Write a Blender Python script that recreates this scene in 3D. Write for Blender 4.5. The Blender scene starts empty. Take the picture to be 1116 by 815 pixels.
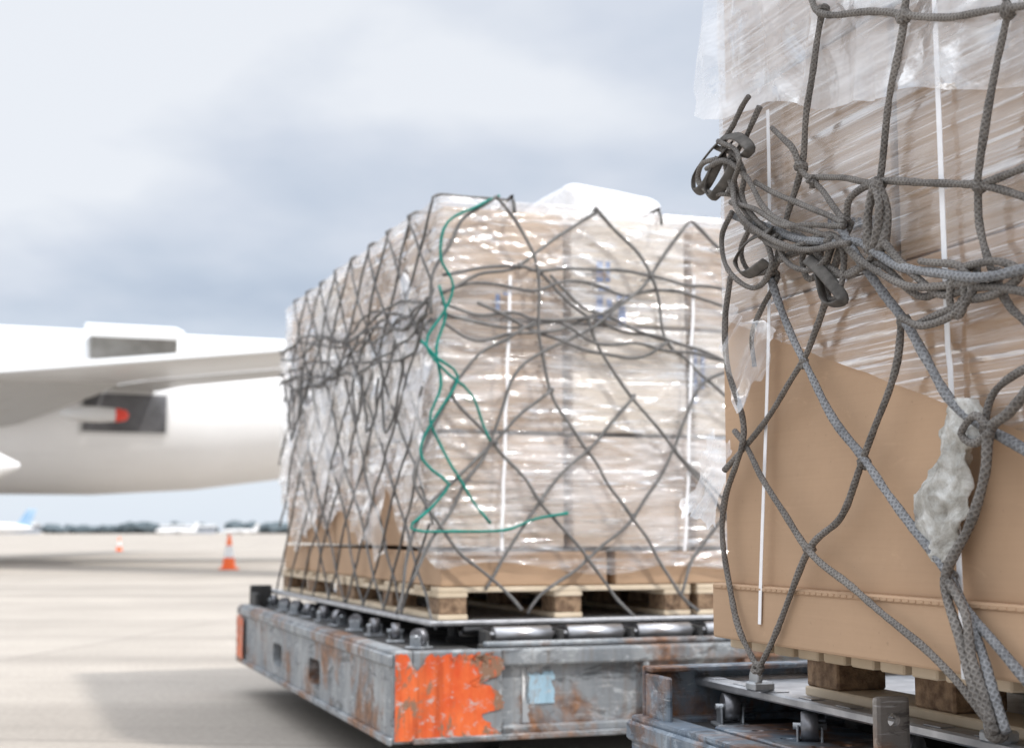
import bpy, bmesh, math, random
from mathutils import Vector, Matrix, noise
random.seed(7)
S=bpy.context.scene
COL=S.collection
S.view_settings.view_transform='Standard'
S.view_settings.look='None'
S.view_settings.exposure=0
F=1550.0; TH=math.atan(172.5/F); CAM=Vector((0,0,0.9))

# ---------------------------------------------------------------- materials
def M(name):
    m=bpy.data.materials.new(name); m.use_nodes=True
    nt=m.node_tree; nt.nodes.clear()
    return m,nt
def N(nt,t,**k):
    n=nt.nodes.new(t)
    for a,b in k.items():
        if a in n.inputs: n.inputs[a].default_value=b
        else: setattr(n,a,b)
    return n
def L(nt,a,b): nt.links.new(a,b)
def coords(nt,scale=(1,1,1),rot=(0,0,0),kind='Object'):
    t=N(nt,'ShaderNodeTexCoord'); mp=N(nt,'ShaderNodeMapping')
    mp.inputs['Scale'].default_value=scale; mp.inputs['Rotation'].default_value=rot
    L(nt,t.outputs[kind],mp.inputs['Vector']); return mp.outputs[0]
def noise_n(nt,vec,scale,detail=4,rough=.55,dist=0):
    n=N(nt,'ShaderNodeTexNoise'); n.inputs['Scale'].default_value=scale
    n.inputs['Detail'].default_value=detail; n.inputs['Roughness'].default_value=rough
    n.inputs['Distortion'].default_value=dist
    L(nt,vec,n.inputs['Vector']); return n.outputs['Fac']
def ramp(nt,fac,stops):
    r=N(nt,'ShaderNodeValToRGB'); e=r.color_ramp.elements
    while len(e)<len(stops): e.new(.5)
    for i,(p,c) in enumerate(stops):
        e[i].position=p
        e[i].color=(c,c,c,1) if isinstance(c,(int,float)) else (*c,1)
    L(nt,fac,r.inputs[0]); return r.outputs[0]
def mixc(nt,f,a,b,mode='MIX'):
    m=N(nt,'ShaderNodeMix',data_type='RGBA',blend_type=mode)
    for s,v in ((0,f),(6,a),(7,b)):
        if hasattr(v,'is_output'): L(nt,v,m.inputs[s])
        elif isinstance(v,(int,float)): m.inputs[s].default_value=v if s==0 else (v,v,v,1)
        else: m.inputs[s].default_value=(*v,1)
    return m.outputs[2]
def bump(nt,h,st,d=.01,nrm=None):
    b=N(nt,'ShaderNodeBump'); b.inputs['Strength'].default_value=st; b.inputs['Distance'].default_value=d
    L(nt,h,b.inputs['Height'])
    if nrm is not None: L(nt,nrm,b.inputs['Normal'])
    return b.outputs[0]
def princ(nt,col,rough=.6,metal=0,nrm=None,spec=.5):
    p=N(nt,'ShaderNodeBsdfPrincipled'); o=N(nt,'ShaderNodeOutputMaterial')
    for k,v in (('Base Color',col),('Roughness',rough),('Metallic',metal)):
        if hasattr(v,'is_output'): L(nt,v,p.inputs[k])
        elif k=='Base Color': p.inputs[k].default_value=(*v,1)
        else: p.inputs[k].default_value=v
    p.inputs['Specular IOR Level'].default_value=spec
    if nrm is not None: L(nt,nrm,p.inputs['Normal'])
    L(nt,p.outputs[0],o.inputs[0]); return p
def simple(name,c1,c2,scale=8,rough=.6,metal=0,sc=(1,1,1),bs=.2,bd=.003,spec=.5,lo=.35,hi=.65):
    m,nt=M(name); v=coords(nt,sc); f=noise_n(nt,v,scale,6)
    princ(nt,ramp(nt,f,[(lo,c1),(hi,c2)]),rough,metal,bump(nt,noise_n(nt,v,scale*4,3),bs,bd),spec); return m

def cardboard(name,c,var=.12,hue=0):
    m,nt=M(name); v=coords(nt)
    a=noise_n(nt,v,2.2,5); v2=coords(nt,(1,1,60)); b=noise_n(nt,v2,3,2)
    c1=tuple(x*(1-var) for x in c); c2=tuple(min(1,x*(1+var)) for x in c)
    col=ramp(nt,a,[(.3,c1),(.7,c2)])
    col=mixc(nt,.15,col,ramp(nt,b,[(.3,c1),(.7,c2)]))
    sp=noise_n(nt,v,60,3,.7)
    col=mixc(nt,ramp(nt,sp,[(.66,0),(.76,.4)]),col,tuple(x*.5 for x in c))
    scf=noise_n(nt,coords(nt,(1,1,3)),9,7,.7,.8)
    col=mixc(nt,ramp(nt,scf,[(.60,0),(.72,.35)]),col,tuple(min(1,x*1.35) for x in c))
    nn=bump(nt,noise_n(nt,coords(nt,(1,1,1)),5,4),.5,.012)
    princ(nt,col,.75,0,nn,.25); return m
M_card=cardboard('cardboard_brown',(.445,.30,.195))
M_card2=cardboard('cardboard_pale',(.60,.485,.39),.1)
M_card3=cardboard('cardboard_film_side',(.45,.33,.235),.1)
M_card4=cardboard('cardboard_cream',(.76,.69,.61),.06)

def film(name,haze_lo,haze_hi,rot=(0,0,0),gl=.22,sc=(1.3,1.3,26),tint=(.95,.95,.97),bd=.003,rough=.12,fine=True,base_gl=.03,dist=.0,gw=(.52,.62),smsc=(1.2,1.2,18),hz_st=((.40,.62)),tlf=.15):
    m,nt=M(name); v=coords(nt,sc,rot)
    st=noise_n(nt,v,1.6,4,.6,dist)
    big=noise_n(nt,coords(nt,(1,1,1)),2.3,3,.5,.3)
    sm=noise_n(nt,coords(nt,smsc if fine else (2,2,2),rot),3.0,4,.6,.5)
    h=N(nt,'ShaderNodeMath',operation='ADD'); L(nt,st,h.inputs[0]); L(nt,sm,h.inputs[1])
    nrm=bump(nt,h.outputs[0],1,bd)
    hz=ramp(nt,mixc(nt,.5,st,big),[(hz_st[0],haze_lo),(hz_st[1],haze_hi)])
    tr=N(nt,'ShaderNodeBsdfTransparent'); tr.inputs[0].default_value=(.985,.985,.985,1)
    df=N(nt,'ShaderNodeBsdfDiffuse'); df.inputs[0].default_value=(*tint,1); L(nt,nrm,df.inputs['Normal'])
    tl=N(nt,'ShaderNodeBsdfTranslucent'); tl.inputs[0].default_value=(*tint,1)
    md=N(nt,'ShaderNodeMixShader'); md.inputs[0].default_value=tlf
    L(nt,df.outputs[0],md.inputs[1]); L(nt,tl.outputs[0],md.inputs[2])
    m1=N(nt,'ShaderNodeMixShader'); L(nt,hz,m1.inputs[0]); L(nt,tr.outputs[0],m1.inputs[1]); L(nt,md.outputs[0],m1.inputs[2])
    g=N(nt,'ShaderNodeBsdfGlossy'); g.inputs['Roughness'].default_value=rough; g.inputs[0].default_value=(1,1,1,1); L(nt,nrm,g.inputs['Normal'])
    lw=N(nt,'ShaderNodeLayerWeight'); lw.inputs[0].default_value=.25
    a=N(nt,'ShaderNodeMath',operation='ADD',use_clamp=True)
    lwm=N(nt,'ShaderNodeMath',operation='MULTIPLY'); L(nt,lw.outputs['Facing'],lwm.inputs[0]); lwm.inputs[1].default_value=.3; L(nt,lwm.outputs[0],a.inputs[0])
    gs=ramp(nt,sm,[(gw[0],base_gl),(gw[1],gl)]); L(nt,gs,a.inputs[1])
    m2=N(nt,'ShaderNodeMixShader'); L(nt,a.outputs[0],m2.inputs[0]); L(nt,m1.outputs[0],m2.inputs[1]); L(nt,g.outputs[0],m2.inputs[2])
    o=N(nt,'ShaderNodeOutputMaterial'); L(nt,m2.outputs[0],o.inputs[0]); return m
M_film_mid=film('stretch_film_layered',.06,.55,gl=.65,bd=.0045,rough=.10,sc=(.5,.5,20),hz_st=(.43,.60))
M_film_near=film('stretch_film_clear',.02,.40,rot=(math.radians(-15),0,0),gl=.40,sc=(.35,.35,62),bd=.0014,rough=.09,smsc=(.6,.6,34),hz_st=(.42,.62))
M_film_loose=film('loose_film',.08,.50,gl=.35,sc=(4,4,4),bd=.005,fine=False,tlf=.15)
M_film_top=film('loose_top_film',.06,.62,rot=(math.radians(60),0,0),gl=.42,sc=(1.0,1.0,6),bd=.007,fine=False,tlf=.1,hz_st=(.40,.62))

def rope(name,c1,c2,k=1.0):
    m,nt=M(name)
    t=N(nt,'ShaderNodeTexCoord'); s=N(nt,'ShaderNodeSeparateXYZ'); L(nt,t.outputs['UV'],s.inputs[0])
    def mth(op,a,b=None):
        n=N(nt,'ShaderNodeMath',operation=op)
        for i,x in enumerate((a,b)):
            if x is None: continue
            if hasattr(x,'is_output'): L(nt,x,n.inputs[i])
            else: n.inputs[i].default_value=x
        return n.outputs[0]
    u=mth('MULTIPLY',s.outputs[0],6.2832*4); w=mth('MULTIPLY',s.outputs[1],4.2*k)
    a=mth('SINE',mth('ADD',u,w)); b=mth('SINE',mth('SUBTRACT',u,w))
    h=mth('MAXIMUM',a,b)
    f=noise_n(nt,coords(nt),22,6,.65)
    col=ramp(nt,f,[(.32,c1),(.68,c2)])
    col=mixc(nt,ramp(nt,noise_n(nt,coords(nt),5,4,.6),[(.45,0),(.7,.6)]),col,tuple(min(1,x*1.45) for x in c2))
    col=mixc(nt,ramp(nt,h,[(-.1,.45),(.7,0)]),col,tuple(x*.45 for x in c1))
    fine=noise_n(nt,coords(nt),260,2)
    col=mixc(nt,ramp(nt,fine,[(.5,0),(.75,.5)]),col,tuple(min(1,x*1.6) for x in c2))
    princ(nt,col,.9,0,bump(nt,h,.55,.002),.2); return m
M_rope=rope('rope_grey_braided',(.11,.101,.094),(.225,.21,.195))
M_rope_b=rope('rope_bluegrey_braided',(.16,.165,.175),(.28,.285,.295))
M_rope_mid=rope('rope_dark_grey',(.12,.117,.115),(.22,.215,.21))
M_rope_green=rope('rope_teal',(.012,.17,.14),(.03,.28,.23))

def steel(name,base,light,rustamt=.6,metal=.3):
    m,nt=M(name); v=coords(nt); vs=coords(nt,(1,1,.35))
    f=noise_n(nt,vs,7,8,.65,.4); col=ramp(nt,f,[(.35,base),(.55,tuple((a+b)/2 for a,b in zip(base,light))),(.68,light)])
    fl=noise_n(nt,coords(nt,(1,1,1.6)),11,10,.75,.6)
    col=mixc(nt,ramp(nt,fl,[(.555,0),(.58,.6)]),col,tuple(min(1,x*1.4) for x in light))
    fd=noise_n(nt,coords(nt,(.8,.8,2.4)),6,10,.75,.8)
    col=mixc(nt,ramp(nt,fd,[(.55,0),(.59,.75)]),col,tuple(x*.35 for x in base))
    r=noise_n(nt,v,3.3,9,.7,.3); rf=ramp(nt,r,[(rustamt-.08,0),(rustamt+.04,.9)])
    rc=ramp(nt,noise_n(nt,v,25,4),[(.4,(.12,.05,.02)),(.65,(.32,.15,.065))])
    col=mixc(nt,rf,col,rc)
    stx=noise_n(nt,coords(nt,(16,16,.6)),2,5,.7); col=mixc(nt,ramp(nt,stx,[(.55,0),(.68,.45)]),col,(.16,.11,.075))
    sc=noise_n(nt,coords(nt,(2,2,45)),4,4,.7); col=mixc(nt,ramp(nt,sc,[(.60,0),(.68,.55)]),col,(.55,.55,.55))
    princ(nt,col,ramp(nt,f,[(.3,.65),(.7,.42)]),metal,bump(nt,noise_n(nt,v,18,6,.7),.5,.004)); return m
M_steel=steel('weathered_grey_steel',(.17,.19,.21),(.34,.36,.375),.58,.15)
M_steel_b=steel('weathered_blue_steel',(.10,.135,.18),(.25,.29,.33),.56)
M_rusty=steel('rusty_steel',(.20,.18,.165),(.38,.35,.32),.48)
M_dark=simple('dark_underframe',(.025,.025,.027),(.06,.058,.055),6,.7)
M_alu=simple('scuffed_aluminium',(.34,.35,.37),(.55,.56,.58),14,.42,.8,(1,1,1),.3,.002)
M_galv=simple('galvanised_zinc',(.30,.32,.34),(.52,.54,.56),25,.45,.7)
M_rubber=simple('black_rubber',(.015,.015,.016),(.035,.035,.036),10,.8)
M_roller=simple('roller_steel',(.45,.45,.46),(.68,.68,.7),10,.3,.9,(1,8,8))
M_strap=simple('white_strapping',(.80,.80,.82),(.9,.9,.92),20,.35)
M_black=simple('black_print',(.03,.03,.035),(.06,.06,.065),30,.7)
M_blueprint=simple('blue_print',(.22,.30,.52),(.32,.40,.62),30,.7)
m,nt=M('dirty_white_plastic'); v=coords(nt)
f=noise_n(nt,v,14,9,.75,.6); col=ramp(nt,f,[(.32,(.17,.155,.13)),(.48,(.38,.37,.34)),(.62,(.62,.62,.60))])
princ(nt,col,.35,0,bump(nt,noise_n(nt,v,16,6,.65,.8),.9,.009)); M_dirty=m
def paint(name,c1,c2,under,amt,metal=0):
    m,nt=M(name); v=coords(nt,(1,1,.5)); f=noise_n(nt,v,9,10,.75,.5)
    col=ramp(nt,noise_n(nt,v,7,7,.7),[(.35,c1),(.65,c2)])
    g=noise_n(nt,coords(nt,(10,10,.8)),2,6,.7); col=mixc(nt,ramp(nt,g,[(.48,0),(.7,.6)]),col,tuple(x*.35 for x in c1))
    col=mixc(nt,ramp(nt,f,[(amt,0),(amt+.04,1)]),col,under)
    f2=noise_n(nt,coords(nt,(1,1,1.4)),20,8,.75,.5)
    col=mixc(nt,ramp(nt,f2,[(.56,0),(.61,.8)]),col,tuple(min(1,x*.4+.35) for x in under))
    princ(nt,col,.5,0,bump(nt,f,.5,.004)); return m
M_orange=paint('worn_orange_paint',(.60,.07,.014),(.76,.18,.05),(.24,.14,.09),.51)
M_bluep=paint('pale_blue_paint',(.28,.45,.58),(.36,.53,.64),(.3,.33,.36),.58)
M_whitep=paint('worn_white_paint',(.64,.66,.66),(.76,.76,.76),(.33,.35,.37),.52)
M_wood=simple('pale_pine',(.48,.38,.26),(.68,.57,.43),4,.75,0,(1,1,1),.3)
M_block=simple('chipboard_block',(.12,.07,.04),(.33,.22,.135),45,.85,0,(1,1,1),.8,.004)
def white_ac(name,c):
    m,nt=M(name); v=coords(nt,(.4,.4,.4)); f=noise_n(nt,v,1.3,5)
    col=ramp(nt,f,[(.3,tuple(x*.95 for x in c)),(.7,c)])
    g=noise_n(nt,coords(nt,(.25,2,2)),2,5); col=mixc(nt,ramp(nt,g,[(.55,0),(.75,.15)]),col,tuple(x*.7 for x in c))
    princ(nt,col,.35,0); return m
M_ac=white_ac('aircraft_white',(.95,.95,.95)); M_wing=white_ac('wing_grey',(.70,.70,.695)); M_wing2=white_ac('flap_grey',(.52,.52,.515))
M_acdark=simple('hold_shade_paint',(.08,.08,.085),(.16,.16,.17),1.5,.7)
M_red=simple('red_cap',(.75,.05,.03),(.85,.08,.05),5,.4)
M_cone=simple('cone_orange',(.90,.13,.02),(.95,.18,.03),5,.5)
M_conew=simple('cone_white_band',(.78,.78,.78),(.85,.85,.85),5,.4)
M_tail=simple('tail_pale_blue',(.25,.42,.62),(.45,.6,.75),.3,.4)

# ---------------------------------------------------------------- object helpers
def empty(name,loc,rz,label,cat,group=None):
    e=bpy.data.objects.new(name,None); e.location=loc; e.rotation_euler=(0,0,rz); COL.objects.link(e)
    e.empty_display_size=.3
    e['label']=label; e['category']=cat
    if group: e['group']=group
    return e
def mkobj(name,me,parent=None,mats=(),smooth=False,loc=None):
    for x in mats: me.materials.append(x)
    if smooth: me.polygons.foreach_set('use_smooth',[True]*len(me.polygons))
    o=bpy.data.objects.new(name,me); COL.objects.link(o)
    if parent is not None: o.parent=parent
    if loc is not None: o.location=loc
    return o
class Acc:
    def __init__(s): s.v=[]; s.f=[]; s.uv=[]; s.mi=[]
    def obj(s,name,parent=None,mats=(),smooth=True,loc=None):
        me=bpy.data.meshes.new(name); me.from_pydata([tuple(p) for p in s.v],[],s.f)
        if s.uv:
            l=me.uv_layers.new(name='UVMap')
            flat=[c for face in s.uv for uv in face for c in uv]
            l.data.foreach_set('uv',flat)
        if s.mi: me.polygons.foreach_set('material_index',s.mi)
        me.update(); return mkobj(name,me,parent,mats,smooth,loc)
def catmull(P,step):
    if len(P)==2: P=[P[0],(P[0]+P[1])/2,P[1]]
    Q=[2*P[0]-P[1]]+list(P)+[2*P[-1]-P[-2]]
    out=[]
    for i in range(1,len(Q)-2):
        a,b,c,d=Q[i-1:i+3]; n=max(2,int((c-b).length/step))
        for k in range(n):
            t=k/n
            out.append(.5*((2*b)+(c-a)*t+(2*a-5*b+4*c-d)*t*t+(3*b-a-3*c+d)*t**3))
    out.append(Q[-2]); return out
def tube(acc,P,r,segs=8,step=.015,wob=0,flat=1.0):
    P=[Vector(p) for p in P]; C=catmull(P,step)
    if wob:
        s=random.uniform(0,100)
        C=[c+Vector((noise.noise(c*6+Vector((s,0,0))),noise.noise(c*6+Vector((0,s,0))),noise.noise(c*6+Vector((0,0,s)))))*wob for c in C]
    n=None; ln=0; base=len(acc.v); m=len(C)
    for i,c in enumerate(C):
        t=(C[min(i+1,m-1)]-C[max(i-1,0)])
        if t.length<1e-9: t=Vector((0,0,1))
        t.normalize()
        if n is None:
            n=t.orthogonal().normalized()
        n=(n-t*n.dot(t))
        if n.length<1e-6: n=t.orthogonal()
        n.normalize(); b=t.cross(n)
        rr=r*(1+.22*noise.noise(c*18)+.12*noise.noise(c*70)) if flat==1 else r
        for j in range(segs):
            a=2*math.pi*j/segs
            acc.v.append(c+n*(math.cos(a)*rr)+b*(math.sin(a)*rr*flat))
    for i in range(m-1):
        d=(C[i+1]-C[i]).length/r; 
        for j in range(segs):
            k=(j+1)%segs
            acc.f.append((base+i*segs+j,base+i*segs+k,base+(i+1)*segs+k,base+(i+1)*segs+j))
            acc.uv.append(((j/segs,ln),((j+1)/segs,ln),((j+1)/segs,ln+d),(j/segs,ln+d)))
        ln+=d
    for e,sgn in ((0,1),(m-1,-1)):
        idx=tuple(base+e*segs+j for j in range(segs))
        if sgn==1: idx=idx[::-1]
        acc.f.append(idx); acc.uv.append(tuple((0,0) for _ in idx))
def knot(acc,p,r,s=1.0,step=.008):
    p=Vector(p)
    for q in range(3):
        ax=Vector((random.uniform(-1,1),random.uniform(-1,1),random.uniform(-1,1))).normalized()
        u=ax.orthogonal().normalized(); w=ax.cross(u); R=r*random.uniform(.9,1.35)*s; a0=random.uniform(0,6)
        pts=[p+u*math.cos(a0+a)*R+w*math.sin(a0+a)*R+ax*(a-2.5)*r*.25 for a in [0,1,2,3,4,5]]
        tube(acc,pts,r*.85,6,step)
class BM:
    def __init__(s): s.bm=bmesh.new()
    def box(s,x0,x1,y0,y1,z0,z1,bev=.004,mi=0,seg=1,rot=None):
        b2=bmesh.new(); bmesh.ops.create_cube(b2,size=1)
        for v in b2.verts: v.co=Vector((v.co.x*(x1-x0),v.co.y*(y1-y0),v.co.z*(z1-z0)))
        if bev>0: bmesh.ops.bevel(b2,geom=list(b2.edges),offset=bev,segments=seg,affect='EDGES',profile=.6)
        c=Vector(((x0+x1)/2,(y0+y1)/2,(z0+z1)/2))
        for v in b2.verts: v.co=(rot@v.co if rot else v.co)+c
        for f in b2.faces: f.material_index=mi
        me=bpy.data.meshes.new('t'); b2.to_mesh(me); b2.free(); s.bm.from_mesh(me); bpy.data.meshes.remove(me); return s
    def cyl(s,c,axis,r,h,segs=20,mi=0,r2=None):
        z=Vector(axis).normalized(); q=Vector((0,0,1)).rotation_difference(z).to_matrix().to_4x4()
        b2=bmesh.new(); bmesh.ops.create_cone(b2,cap_ends=True,segments=segs,radius1=r,radius2=r if r2 is None else r2,depth=h,matrix=Matrix.Translation(c)@q)
        for f in b2.faces: f.material_index=mi; f.smooth=len(f.verts)==4
        me=bpy.data.meshes.new('t'); b2.to_mesh(me); b2.free(); s.bm.from_mesh(me); bpy.data.meshes.remove(me); return s
    def obj(s,name,parent=None,mats=(),loc=None):
        me=bpy.data.meshes.new(name); s.bm.to_mesh(me); s.bm.free(); return mkobj(name,me,parent,mats,False,loc)
def lathe(acc,prof,axis='z',segs=32,off=(0,0,0)):
    b=len(acc.v); off=Vector(off)
    for (t,r) in prof:
        for j in range(segs):
            a=2*math.pi*j/segs; c,s_=math.cos(a)*r,math.sin(a)*r
            acc.v.append(off+(Vector((c,s_,t)) if axis=='z' else Vector((t,c,s_)) if axis=='x' else Vector((c,t,s_))))
    for i in range(len(prof)-1):
        for j in range(segs):
            k=(j+1)%segs; acc.f.append((b+i*segs+j,b+i*segs+k,b+(i+1)*segs+k,b+(i+1)*segs+j))

# survey helper: where the line of sight through a measured photo point meets a real face of a load
class Frame:
    def __init__(s,x,y,al): s.o=Vector((x,y,0)); s.al=al; s.R=Matrix.Rotation(-al,3,'Z')
    def loc(s,w): return s.R@(Vector(w)-s.o)
    def hit(s,px,py,axis,c):
        u=px-558; v=407.5-py
        d=Vector((u,F*math.cos(TH)-v*math.sin(TH),F*math.sin(TH)+v*math.cos(TH)))
        o=s.loc(CAM); d=s.R@d; t=(c-o[axis])/d[axis]; return o+d*t
AL=math.asin(.345); ALN=math.asin(.32)
fm=Frame(-.28,5.5,AL); fn=Frame(.434,2.9,ALN)

# ---------------------------------------------------------------- ground
me=bpy.data.meshes.new('ground'); g=4000
me.from_pydata([(-g,-400,0),(g,-400,0),(g,g,0),(-g,g,0)],[],[(0,1,2,3)])
m,nt=M('apron_concrete'); v=coords(nt)
br=N(nt,'ShaderNodeTexBrick'); br.offset=0; br.inputs['Scale'].default_value=1; br.inputs['Brick Width'].default_value=5; br.inputs['Row Height'].default_value=6
br.inputs['Mortar Size'].default_value=.02; br.inputs['Mortar Smooth'].default_value=.3
br.inputs['Color1'].default_value=(.41,.368,.322,1); br.inputs['Color2'].default_value=(.45,.405,.355,1); br.inputs['Mortar'].default_value=(.33,.295,.26,1)
mp=coords(nt,(1,1,1),(0,0,math.radians(8))); L(nt,mp,br.inputs['Vector'])
c=mixc(nt,1.0,br.outputs[0],ramp(nt,noise_n(nt,v,.35,8,.65),[(.3,.80),(.7,1.08)]),'MULTIPLY')
c=mixc(nt,1.0,c,ramp(nt,noise_n(nt,v,30,6,.7),[(.3,.76),(.7,1.08)]),'MULTIPLY')
c=mixc(nt,1.0,c,ramp(nt,noise_n(nt,coords(nt,(.04,.8,1)),1.0,5,.6,.3),[(.33,.80),(.6,1.05)]),'MULTIPLY')
c=mixc(nt,ramp(nt,noise_n(nt,v,1.3,6,.7,.5),[(.62,0),(.72,.4)]),c,(.19,.18,.165))
princ(nt,c,.85,0,bump(nt,noise_n(nt,v,60,5,.7),.3,.004),.3)
o=mkobj('ground',me,None,[m]); o['kind']='structure'; o['label']='pale concrete airport apron with slab joints and stains'

# ---------------------------------------------------------------- cargo parts
def carton(parent,x0,x1,y0,y1,z0,z1,mat,label=None,seed=0):
    b=BM(); b.box(x0,x1,y0,y1,z0,z1,.006,0,2); cx,cy,cz=(x0+x1)/2,(y0+y1)/2,(z0+z1)/2
    for v in b.bm.verts: v.co-=Vector((cx,cy,cz))
    o=b.obj('carton',parent,[mat],(cx,cy,cz))
    if label:o['label']=label
    return o
def wooden_pallet(parent,x0,y0,w,d,z0,z1,n=7,bl=.15,xo=0):
    b=BM(); t=.02
    for i in range(n):
        wd=min(.1,d/n*.80)
        yy=y0+i*(d-wd)/(n-1); b.box(x0-xo,x0+w,yy,yy+wd,z1-t,z1,.003)
    for i in range(3):
        xx=x0+i*(w-.12)/2; b.box(xx,xx+.12,y0+.001,y0+d-.001,z1-2*t,z1-t,.003); b.box(xx,xx+.12,y0,y0+d,z0,z0+t,.003)
        for j in range(3):
            yy=y0+.002+j*(d-bl-.004)/2; b.box(xx+.004,xx+.116,yy,yy+bl,z0+t,z1-2*t,.004,1)
    return b.obj('wooden_pallet',parent,[M_wood,M_block])

def shell(parent,name,X0,X1,Y0,Y1,z1,zlow,mat,res,amp,topamp,seedo=0,nv=110,skew=0,R=.015,big=.35,fx=1.0,fold=.5):
    """stretch wrap: closed wall round the load plus slumped top"""
    acc=Acc(); pts=[]
    corners=[((X0+R,Y1-R),90,180),((X0+R,Y0+R),180,270),((X1-R,Y0+R),270,360),((X1-R,Y1-R),0,90)]
    for i,(c,a0,a1) in enumerate(corners):
        for k in range(5):
            a=math.radians(a0+(a1-a0)*k/4); n=Vector((math.cos(a),math.sin(a),0)); pts.append((Vector((c[0],c[1],0))+n*R,n))
        c2,b0,_=corners[(i+1)%4]; p0=pts[-1][0]; n=pts[-1][1]
        a=math.radians(b0); p1=Vector((c2[0],c2[1],0))+Vector((math.cos(a),math.sin(a),0))*R
        m=int((p1-p0).length/res)
        for k in range(1,m): pts.append((p0.lerp(p1,k/m),n))
    nu=len(pts)
    for j in range(nv+1):
        t=j/nv
        for (p,n) in pts:
            zl=zlow(p); z=zl+(z1-zl)*t
            q2=Vector((p.x*2.5,p.y*2.5+seedo,z*4))
            d=amp*noise.fractal(q2,.9,2,3)*big
            for sl,fr_,wd in ((.5+skew,9,8),(-.35+skew,7,9),(.16+skew,17,6),(-.11+skew,23,5),(skew+.04,11,7)):
                w=(z+sl*(p.x+p.y))*fr_+1.8*noise.noise(q2*.5+Vector((sl*7,1,0)))
                d+=amp*fold*max(0,1-abs((w%1)-.5)*wd)*max(0,noise.noise(Vector((p.x*fx+sl*9,p.y*fx,z*3+sl*5)))+.08)
            d+=.006
            acc.v.append(Vector((p.x,p.y,z))+n*d)
    for j in range(nv):
        for i in range(nu):
            k=(i+1)%nu; acc.f.append((j*nu+i,j*nu+k,(j+1)*nu+k,(j+1)*nu+i))
    last=nv*nu; cx,cy=(X0+X1)/2,(Y0+Y1)/2; K=14
    base=len(acc.v)
    for r in range(1,K+1):
        s=1-(r/(K+.5))**1.0
        for i in range(nu):
            b=acc.v[last+i]; x=cx+(b.x-cx)*s; y=cy+(b.y-cy)*s
            acc.v.append(Vector((x,y,z1+.004+topamp*(noise.fractal(Vector((x*3+seedo,y*3,0)),.8,2,4)))))
    for r in range(K):
        a=last if r==0 else base+(r-1)*nu; bb=base+r*nu
        for i in range(nu):
            k=(i+1)%nu; acc.f.append((a+i,a+k,bb+k,bb+i))
    acc.f.append(tuple(base+(K-1)*nu+i for i in range(nu)))
    return acc.obj(name,parent,[mat])

def crumple(acc,c00,c10,c11,c01,n,amp,fr=12,seed=0,rag=.12,nrm=Vector((-1,0,0)),oct_=4,ragb=None,ax=None):
    b=len(acc.v)
    for j in range(n+1):
        for i in range(n+1):
            u,v=i/n,j/n
            e=rag*(noise.fractal(Vector((v*2.2+seed,seed,0)),1.2,2,3)); e2=(rag if ragb is None else ragb)*(noise.fractal(Vector((seed,u*2.5,seed)),1.2,2,3))
            uu=.5+(u-.5)*(1+2*e); vv=.5+(v-.5)*(1+2*e2)
            p=(c00*(1-uu)+c10*uu)*(1-vv)+(c01*(1-uu)+c11*uu)*vv
            q=p*fr
            if ax: q=Vector((q.x*ax[0],q.y*ax[1],q.z*ax[2]))
            q=q+Vector((seed,0,seed))
            d=Vector((noise.fractal(q,1.2,2,oct_),noise.fractal(q+Vector((9,3,1)),1.2,2,oct_),noise.fractal(q+Vector((5,5,5)),1.2,2,oct_)))
            ri=-abs(noise.noise(q*.8))-.5*abs(noise.noise(q*1.9))
            acc.v.append(p+d*amp*.25+nrm*amp*(d.x*.4+ri*1.6+.9))
    for j in range(n):
        for i in range(n):
            a=b+j*(n+1)+i; acc.f.append((a,a+1,a+n+2,a+n+1))
def ribbon(acc,P,side,nrm,w,th=.0012):
    b=len(acc.v)
    for p in P:
        for s,t in ((-1,0),(1,0),(1,1),(-1,1)): acc.v.append(Vector(p)+side*(w/2*s)+nrm*(th*t))
    for i in range(len(P)-1):
        for j in range(4):
            k=(j+1)%4; a=b+i*4; acc.f.append((a+j,a+k,a+4+k,a+4+j))

# ---------------------------------------------------------------- mid load
mid=empty('cargo_load',(-.28,5.5,0),AL,'film-wrapped carton stack under grey net with teal rope','air cargo load','netted cargo loads')
W,D,Z0,Z1=2.2,3.1,.69,2.22
zr=[.69,.84,1.30,1.75,2.2]
for r in range(4):
    nc=4 if r else 3
    for i in range(nc):
        w=W/nc; j=random.uniform(0,.02)
        carton(mid,i*w+.014,(i+1)*w-.022,.012+j,.55,zr[r]+.003,zr[r+1]-.016,M_card if r==0 else random.choice([M_card2,M_card4,M_card3,M_card2]))
    for i in range(4):
        dd=(D-.56)/4; j=random.uniform(0,.025)
        carton(mid,.012+j,1.09,.56+i*dd,.56+(i+1)*dd-.025,zr[r]+.003,zr[r+1]-.014,M_card if r<2 else random.choice([M_card2,M_card3,M_card4]))
        carton(mid,1.10,W-.02,.56+i*dd,.56+(i+1)*dd-.02,zr[r]+.003,zr[r+1]-.012,M_card2)
shell(mid,'stretch_wrap',0,W,0,D,Z1,lambda p:(.76+.05*noise.noise(p*2.2)) if p.x>.05 else (.76+min(1,p.y*1.5)*(.2+.3*noise.noise(p*1.7))),M_film_mid,.013,.026,.010,nv=150,big=.6,fx=1.6)
a=Acc(); nu,nv_=64,24
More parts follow.
